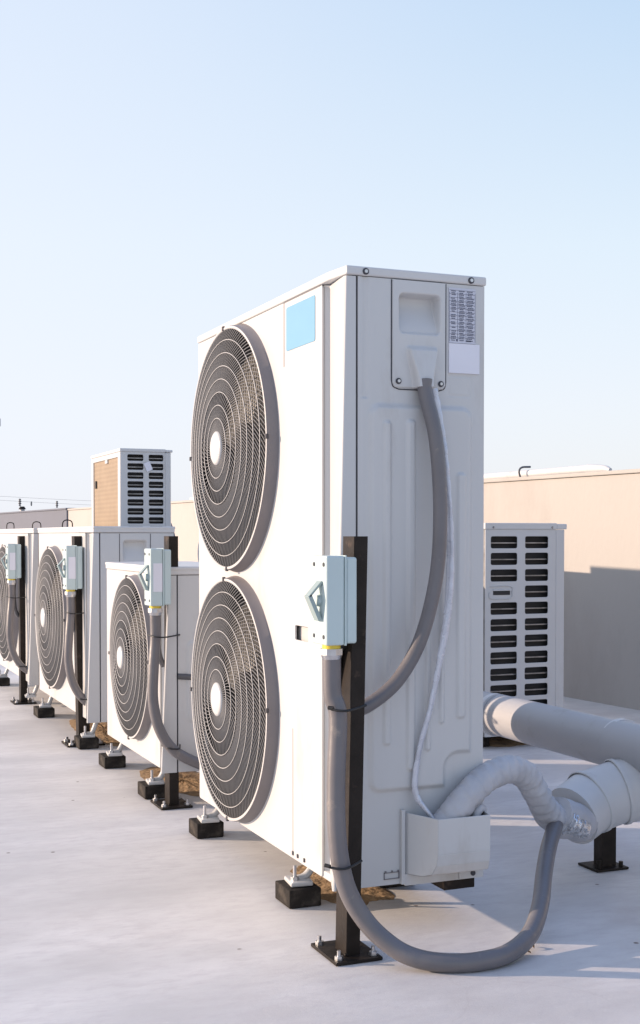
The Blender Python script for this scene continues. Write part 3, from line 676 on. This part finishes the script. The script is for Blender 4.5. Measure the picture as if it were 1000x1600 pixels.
# dark straps from the posts round the unit corners
for (x, y, lb), z, l2 in zip(PO[:2], (0.425, 0.455), ('dark strap cable running from the second post to the side of the short unit', 'dark strap cable running from the third post to the third unit')):
    m = MB(); m.tube([(x+0.0, y-0.052, z+0.004), (x+0.06, y-0.062, z), (x+0.16, y-0.066, z-0.004), (x+0.26, y-0.062, z+0.008), (x+0.30, y-0.03, z+0.02)], 0.010, n=12); tag(m.build('strap_cable', 'cable'), l2, 'cable', 'dark strap cables')

# big pale insulated main running parallel to the row
def main_pipe():
    root = thing('insulated_pipe', (0.985, 0.0, 0), 'large grey insulated main pipe running behind the tallest unit', 'pipe')
    m = MB(); n = 40
    m.cyl((-0.03, -0.6, 0.318), (-0.03, 0.312, 0.318), 0.069, n=n); m.build('pipe_section', 'pipe', root)
    m = MB(); m.cyl((-0.03, 0.315, 0.318), (-0.012, 0.985, 0.312), 0.066, n=n); m.build('pipe_section', 'pipe', root)
    m = MB(); m.cyl((-0.012, 0.99, 0.312), (0.006, 1.9, 0.30), 0.064, n=n); m.build('pipe_section', 'pipe', root)
    for y, z in ((0.30, 0.318), (0.975, 0.312)):
        m = MB(); m.cyl((-0.022, y, z), (-0.022, y+0.022, z), 0.0715 if y < 0.5 else 0.0685, n=n); m.build('seam_band', 'pipe_white', root)
    for y in (1.5, -0.45):
        m = MB(); m.box((-0.02, y-0.02, 0.002), (0.02, y+0.02, 0.245)); m.box((-0.06, y-0.05, 0.001), (0.06, y+0.05, 0.007)); m.build('support_leg', 'black', root, 0.001)
    return root
main_pipe()
# white jacketed pipe with lobster-back elbow ending in the near tee
Pz = 3.33
def white_pipe():
    root = thing('jacketed_pipe', at(945, 1352, 3.39), 'large pale jacketed pipe with a segmented elbow at the right edge', 'pipe')
    loc = Vector(root.location); bpy.context.view_layer.update()
    def sec(name, p0, p1, r0, r1, mname='pipe_white', n=44, caps=True):
        m = MB(); m.cyl(p0-loc, p1-loc, r0, r1, n=n, caps=caps); return m.build(name, mname, root)
    a = at(1110, 1215, 3.33); b = at(972, 1236, 3.33); c = at(930, 1252, 3.32); d = at(893, 1273, 3.28)
    # mitred segments: rings cut on the bisecting planes
    path = [at(1110, 1214, 3.36), at(966, 1237, 3.33), at(922, 1253, 3.31), at(893, 1275, 3.26)]
    r = 0.084; rings = []
    nrm = []
    for i in range(4):
        if i == 0: nrm.append((path[1]-path[0]).normalized())
        elif i == 3: nrm.append((path[3]-path[2]).normalized())
        else: nrm.append(((path[i]-path[i-1]).normalized()+(path[i+1]-path[i]).normalized()).normalized())
    u0 = nrm[0].orthogonal().normalized()
    ring_at = []
    for i in range(4):
        dirn = (path[i+1]-path[i]).normalized() if i < 3 else (path[3]-path[2]).normalized()
        base_u = (Vector((0, 0, 1)) - dirn*dirn.z).normalized(); base_v = dirn.cross(base_u)
        def R(rr, shift=0.0, base_u=base_u, base_v=base_v, dirn=dirn, i=i):
            out = []
            for k in range(44):
                q = (base_u*math.cos(2*PI*k/44)+base_v*math.sin(2*PI*k/44))*rr
                den = dirn.dot(nrm[i]); s = -q.dot(nrm[i])/den + shift
                out.append(path[i]-loc+q+dirn*s)
            return out
        ring_at.append(R)
    for i in range(3):
        # end ring of segment i uses segment i's own direction
        dirn = (path[i+1]-path[i]).normalized(); bu = (Vector((0, 0, 1)) - dirn*dirn.z).normalized(); bv = dirn.cross(bu)
        def RR(j, rr, sh=0.0):
            out = []
            for k in range(44):
                q = (bu*math.cos(2*PI*k/44)+bv*math.sin(2*PI*k/44))*rr
                s = -q.dot(nrm[j])/dirn.dot(nrm[j]) + sh
                out.append(path[j]-loc+q+dirn*s)
            return out
        m = MB(); rr = r-0.002*i; m.loft([RR(i, rr), RR(i+1, rr*0.995)], True, i == 2, True); m.build('pipe_section' if i == 0 else 'elbow_segment', 'pipe_white', root)
        if i < 2:
            m = MB(); m.loft([RR(i+1, rr+0.0005, -0.006), RR(i+1, rr+0.0035, -0.005), RR(i+1, rr+0.0035, 0.004), RR(i+1, rr+0.0005, 0.006)], True, False, False); m.build('seam_band', 'pipe_white', root)
    # rolled flange and black support leg
    gp = at(945, 1352, 3.39); gp.z = 0
    tx = gp-loc
    m = MB(); m.box((tx.x-0.022, tx.y-0.020, -loc.z+0.006), (tx.x+0.022, tx.y+0.020, 0.155-loc.z+0.0)); m.build('support_leg', 'black', root, 0.001)
    m = MB(); m.box((tx.x-0.055, tx.y-0.045, -loc.z+0.001), (tx.x+0.045, tx.y+0.045, -loc.z+0.007)); m.cyl((tx.x-0.04, tx.y-0.03, -loc.z+0.007), (tx.x-0.04, tx.y-0.03, -loc.z+0.03), 0.006, n=8); m.cyl((tx.x+0.03, tx.y-0.03, -loc.z+0.007), (tx.x+0.03, tx.y-0.03, -loc.z+0.02), 0.006, n=8); m.build('foot_plate', 'black', root, 0.001)
    return root
white_pipe()
# wrinkled taped hose arching out of the valve cover into the elbow
hz = [(0.212, -0.036, 0.205), (0.230, -0.040, 0.236), at(726, 1249, 2.86), at(754, 1220, 2.90), at(788, 1203, 2.96), at(818, 1209, 3.02), at(838, 1240, 3.07), at(854, 1268, 3.12), at(876, 1284, 3.17), at(896, 1280, 3.22)]
def wr(t, L, a):
    tape = (L/0.034 + a/(2*PI)) % 1.0
    return 0.0022*tape + 0.0305*(1 + 0.035*math.sin(L*210+1.8*math.sin(a*2)+3*noise.noise((L*9, 0, 0))) + 0.09*abs(noise.noise((L*45, math.cos(a)*1.6, math.sin(a)*1.6))) + 0.05*noise.noise((L*30, math.cos(a)*1.3, math.sin(a)*1.3))) + (0.012*max(0, t-0.72)/0.28)
root = thing('insulated_hose', (0.262, -0.046, 0.0), 'wrinkled pale insulated hose arching from the valve cover to the elbow pipe', 'hose')
m = MB(); m.tube([Vector(p)-Vector((0.262, -0.046, 0)) for p in hz], 0.033, n=36, sub=26, rf=wr); m.build('hose_wrap', 'wrap', root)
fp = [at(872, 1268, 3.14), at(893, 1279, 3.19), at(906, 1286, 3.23)]
m = MB(); m.tube([p-Vector((0.262, -0.046, 0)) for p in fp], 0.05, n=30, sub=14, rf=lambda t, L, a: 0.037+0.012*t+0.003*noise.noise((L*60, math.cos(a)*3, math.sin(a)*3))); m.build('tape_collar', 'wrap', root)
m = MB(); o_ = Vector((0.262, -0.046, 0))
m.tube([at(884, 1284, 3.13)-o_, at(896, 1288, 3.15)-o_, at(912, 1296, 3.18)-o_], 0.02, n=22, sub=10, rf=lambda t, L, a: (0.028-0.006*t)*(1+0.35*noise.noise((L*90, math.cos(a)*3, math.sin(a)*3)))); m.build('foil_patch', 'foil', root)
# second thin copper-insulation stub in the valve cover
m = MB(); m.tube([(0.30, -0.05, 0.19), (0.305, -0.05, 0.25), (0.318, -0.045, 0.268), (0.335, -0.03, 0.262)], 0.011, n=12); tag(m.build('pipe_stub', 'wrap'), 'short pale pipe stub peeking over the rim of the valve cover', 'pipe')

# ------------------------------------------------------------------ louvred units seen from the back row
def louvred(x, y, Dx, W, H, z0, cols, pitch, hole, topgap, nrows, label, coil=False, skip=None, tagp=False, R=0.25, lid=0.02, edge=0.05):
    root = thing('outdoor_ac_unit', (x, y, 0), label, 'air conditioner', 'louvred units of the back row')
    zt = z0+H; zl = zt-lid
    loops = [rrect(0.0, Dx-edge, z0+0.002, zl-0.001, 0.004)]
    for r in range(nrows):
        for ci, (a, b) in enumerate(cols):
            if skip and (r, ci) in skip: continue
            zc = zl-topgap-r*pitch
            loops.append(rrect(a, b, zc-hole, zc, min(0.009, hole*0.25)))
    plate('louvred_panel', loops, 0.004, M['white'], root, lambda u, v, w_: (u, 0.002+w_, v), 0.001)
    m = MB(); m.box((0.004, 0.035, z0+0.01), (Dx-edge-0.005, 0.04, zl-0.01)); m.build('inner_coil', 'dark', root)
    m = MB()
    for r in range(nrows):
        zc = zl-topgap-r*pitch-hole*0.55
        m.box((0.006, 0.012, zc-0.0022), (Dx-edge-0.008, 0.030, zc+0.0022))
    m.build('coil_slats', 'slat', root)
    # corner and front panel with fan on the +X side
    m = MB(); m.prism([(Dx-edge+0.0015, 0.0), (Dx-0.008, 0.0), (Dx-0.002, 0.012), (Dx-0.002, 0.06), (Dx-edge+0.0015, 0.06)], z0+0.002, zl-0.001); m.build('corner_column', 'white', root, 0.002)
    m = MB(); m.box((Dx-0.006, 0.062, z0+0.002), (Dx, W, zl-0.001)); m.build('front_panel', 'white', root, 0.002)
    m = MB(); m.box((0.0, W-0.006, z0+0.002), (Dx-0.007, W, zl-0.001)); m.box((0.004, 0.01, z0), (Dx-0.008, W-0.007, z0+0.012)); m.build('casing', 'white', root)
    fz = [z0+H*0.5] if H < 1.1 and R*2 < H else [z0+H*0.5]
    for z in fz: grille_parts(R, root, W*0.5, z, p=0.042, dome=0.02, xf=Dx, sgn=-1, nw=50)
    m = MB(); m.box((-0.004, -0.004, zl), (Dx-edge+0.004, W+0.003, zt)); m.box((Dx-edge+0.0045, -0.002, zl+0.0005), (Dx+0.004, W+0.002, zt-0.003)); m.build('lid', 'white_rib', root, 0.003)
    if coil:
        m = MB(); m.box((0.004, 0.05, z0+0.03), (0.012, W-0.05, zl-0.025)); m.build('coil', 'coil', root)
        m = MB(); m.box((-0.002, 0.005, z0+0.002), (0.013, 0.05, zl-0.001)); m.box((-0.002, W-0.05, z0+0.002), (0.013, W-0.0065, zl-0.001)); m.box((-0.002, 0.0505, zl-0.025), (0.012, W-0.0505, zl-0.001)); m.box((-0.002, 0.0505, z0+0.002), (0.012, W-0.0505, z0+0.03)); m.build('coil_frame', 'white', root, 0.001)
        m = MB(); m.box((-0.003, W-0.12, zl-0.165), (0.003, W-0.09, zl-0.125)); m.build('sensor', 'dark', root, 0.002)
        m = MB(); m.box((-0.003, W*0.42, zl-0.045), (0.004, W*0.50, zl-0.026)); m.build('clip', 'white', root, 0.002)
    else:
        m = MB(); m.box((0.0, 0.006, z0+0.002), (0.01, W-0.007, zl-0.001)); m.build('coil', 'slat', root)
    if tagp:
        c = Vector((cols[1][0]-0.003, -0.006, zl-topgap-pitch*1.35)); m = MB(); a = math.radians(24)
        q = [(-0.016, 0.022), (0.016, 0.022), (0.016, -0.022), (-0.016, -0.022)]
        q = [(p[0]*math.cos(a)-p[1]*math.sin(a), p[0]*math.sin(a)+p[1]*math.cos(a)) for p in q]
        m.add([(c.x+u, -0.004, c.z+v) for u, v in q]+[(c.x+u, -0.0055, c.z+v) for u, v in q], [(0,1,2,3),(7,6,5,4),(0,4,5,1),(1,5,6,2),(2,6,7,3),(3,7,4,0)]); m.build('paper_tag', 'label', root)
    if skip:
        zc = zl-topgap-3*pitch-hole/2; a, b = cols[0]
        m = MB()
        m.tube([(a-0.002, -0.002, zc+0.024), (b-0.035, -0.002, zc+0.024), (b-0.026, -0.002, zc), (b-0.035, -0.002, zc-0.026), (a, -0.002, zc-0.026), (a-0.005, -0.002, zc)], 0.002, n=6, sub=4); m.build('handle_surround', 'white', root)
        m = MB(); m.box((a+0.012, -0.0025, zc-0.012), (b-0.036, 0.0005, zc+0.006)); hh = m.build('hand_slot', 'dark', root, 0.003)
        m = MB(); m.box((a+0.01, -0.007, zc+0.005), (b-0.034, 0.0, zc+0.011)); m.build('hand_grip', 'white', root, 0.002)
        screw((0.035, -0.004, zl+0.008), (0, -1, 0), root, 0.003); screw((Dx-0.07, -0.004, zl+0.008), (0, -1, 0), root, 0.003)
    for a in (0.02, Dx-0.07):
        for b in (0.08, W-0.14):
            m = MB(); m.box((a, b, 0.001), (a+0.05, b+0.06, z0)); m.build('mounting_foot', 'rubber', root, 0.003)
    return root
Dn = louvred(1.506, 2.0, 0.388, 0.90, 0.885, 0.055, [(0.024, 0.152), (0.188, 0.302)], 0.0685, 0.052, 0.028, 12, 'tall louvred unit between the tallest unit and the beige wall', skip={(3, 0)}, R=0.36, lid=0.026)
D2_caster = copy_tree(Dn); D2_caster.location = (1.506, 3.56, 0); D2_caster['label'] = 'unseen louvred unit behind the one beside the beige wall, added to cast the wall shadow'  # unseen copy, added only to throw a shadow onto the parapet
En = louvred(0.372, 3.62, 0.262, 0.665, 1.235, 0.085, [(0.034, 0.117), (0.142, 0.219)], 0.0445, 0.034, 0.012, 24, 'louvred unit with bronze coil and paper tag rising behind the third unit', coil=True, tagp=True, R=0.30, lid=0.016, edge=0.036)

# pipe lying on the parapet
def Wp(s, n, z): return WB+WD*s+WN*n+Vector((0, 0, z))
root = thing('wall_top_pipe', Wp(0.3, 0.1, 1.2), 'pale capped pipe lying along the top of the beige wall', 'pipe')
l0 = Vector(root.location)
s1 = cp(934); s2 = cp(900)
m = MB(); m.tube([Wp(s2, 0.08, 1.252)-l0, Wp(s2+2.2, 0.08, 1.243)-l0, Wp(s2+6, 0.08, 1.24)-l0], 0.022, n=18); m.build('pipe_run', 'pipe_white', root)
m = MB(); m.tube([Wp(s1, 0.08, 1.236)-l0, Wp(s1+0.05, 0.08, 1.247)-l0, Wp(s2, 0.08, 1.252)-l0], (0.012, 0.026), n=18); m.build('end_cap', 'pipe_white', root)
s3 = cp(806)
m = MB(); m.tube([Wp(s3, 0.03, 1.225)-l0, Wp(s3, 0.02, 1.262)-l0, Wp(s3, 0.04, 1.285)-l0, Wp(s3, 0.10, 1.29)-l0], 0.006, n=8); m.build('pipe_hook', 'cable', root)

# ducting glimpsed between the short unit and the tallest unit
m = MB(); m.cyl((0.42, 2.42, 0.815), (1.35, 2.40, 0.815), 0.062, n=30); tag(m.build('insulated_pipe', 'pipe_white'), 'short glimpse of a pale pipe above the lid of the short unit', 'pipe')

# wire hoops on top of the far lids, small vent on the wall, far power line
for px, py, Z, lb, sc_ in ((105, 823, 6.0, 'small black hoop on the far end of the third unit lid', 1.0), (57, 824, 7.2, 'small black hoop beside the gap between the two leftmost lids', 1.0), (16, 824, 7.6, 'small black hoop above the lid at the left edge', 0.9)):
    b0 = at(px, py, Z); 
    m = MB(); m.tube([(-0.022*sc_, 0, -0.03), (-0.022*sc_, 0, 0.014), (-0.010*sc_, 0, 0.030*sc_), (0.012*sc_, 0, 0.030*sc_), (0.024*sc_, 0, 0.016), (0.024*sc_, 0, -0.03)], 0.0028, n=8)
    tag(m.build('wire_hoop', 'black', None, loc=b0), lb, 'hoop', 'hoops behind the far lids')
s4 = cp(25)
v = thing('roof_vent', Wp(s4, 0.08, 1.2), 'small white vent pipe with a dark cap on the far left wall', 'vent')
m = MB(); m.cyl((0, -0.1, -0.15), (0, -0.1, 0.07), 0.035, n=16); m.build('vent_pipe', 'pipe_white', v)
m = MB(); m.cyl((0, -0.1, 0.07), (0, -0.1, 0.11), 0.055, 0.03, n=16); m.build('vent_cap', 'black', v)
for py0, py1, lb in ((771, 779, 'upper thin power line in the haze at the far left'), (777, 786, 'lower thin power line in the haze at the far left')):
    m = MB(); a = at(-120, py0-2, 70); b = at(420, py1+6, 95); mid = (a+b)/2 - Vector((0, 0, 0.25)); m.tube([a, mid, b], 0.006, n=6, sub=14)
    tag(m.build('power_line', 'cable'), lb, 'power line', 'overhead lines far away')
for px, py, s, lb in ((31, 785, 1.0, 'leftmost and largest dark insulator on the far line'), (49, 787, 0.6, 'faint middle insulator on the far line'), (89, 788, 0.9, 'dark insulator on the far line nearest the coil unit')):
    c = at(px, py, 60); m = MB(); prof = [(0.02, 0.18), (0.07, 0.14), (0.03, 0.10), (0.085, 0.05), (0.03, 0.0), (0.085, -0.05), (0.03, -0.1), (0.06, -0.15), (0.01, -0.19)]
    m.loft([[(r*s*math.cos(2*PI*k/12), r*s*math.sin(2*PI*k/12), z*s) for k in range(12)] for r, z in prof], True, True, True)
    tag(m.build('insulator', 'cable', None, loc=c), lb, 'insulator', 'insulators on the far line')
# lamp head whose edge shows at the left border
fl = thing('floodlight', at(-22, 838, 14), 'dark floodlight edge cut off by the left border above the horizon', 'floodlight')
b0 = Vector(fl.location); h = at(-6, 660, 14)-b0
m = MB(); m.cyl((0, 0, -0.9), (0, 0, h.z+0.02), 0.03, n=12); m.build('pole', 'black', fl)
m = MB(); hh = Vector((h.x, h.y, h.z)); m.box(hh-Vector((0.045, 0.03, 0.045)), hh+Vector((0.045, 0.05, 0.045))); m.build('lamp_head', 'black', fl, 0.01)
m = MB(); m.box(hh+Vector((-0.04, -0.034, -0.038)), hh+Vector((0.04, -0.0305, 0.038))); m.build('lens', 'plate', fl)

# dry leaves caught along the conduit
rnd = random.Random(5)
for i, (px, py) in enumerate(((676, 1519), (690, 1520), (724, 1519), (790, 1505), (803, 1500), (822, 1492), (831, 1482))):
    d = (FW + RT*((px-500)/F_PX) - UP*((py-800+SY*F_PX)/F_PX)); t = -CAM.z/d.z; p = CAM+d*t
    m = MB(); a = rnd.random()*PI; L_ = 0.010+0.006*rnd.random(); wv = []
    for k in range(7):
        s = k/6; wdt = 0.004*math.sin(PI*s)+0.0004; wv.append((s, wdt))
    vs = []; 
    for s, wd in wv:
        for q in (-1, 0, 1): vs.append((math.cos(a)*(s-0.5)*2*L_-math.sin(a)*wd*q, math.sin(a)*(s-0.5)*2*L_+math.cos(a)*wd*q, 0.003+0.004*math.sin(PI*s)+0.003*abs(q)))
    fs = [(k*3+j, k*3+j+1, k*3+j+4, k*3+j+3) for k in range(6) for j in range(2)]
    m.add(vs, fs, True); o = m.build('dry_leaf', 'leaf', None, loc=p); tag(o, 'tiny dry brown leaf against the looping conduit, %s of seven from the left' % ('first', 'second', 'third', 'fourth', 'fifth', 'sixth', 'last')[i], 'leaf', 'dry leaves along the conduit')
    sm = o.modifiers.new('thick', 'SOLIDIFY'); sm.thickness = 0.0006
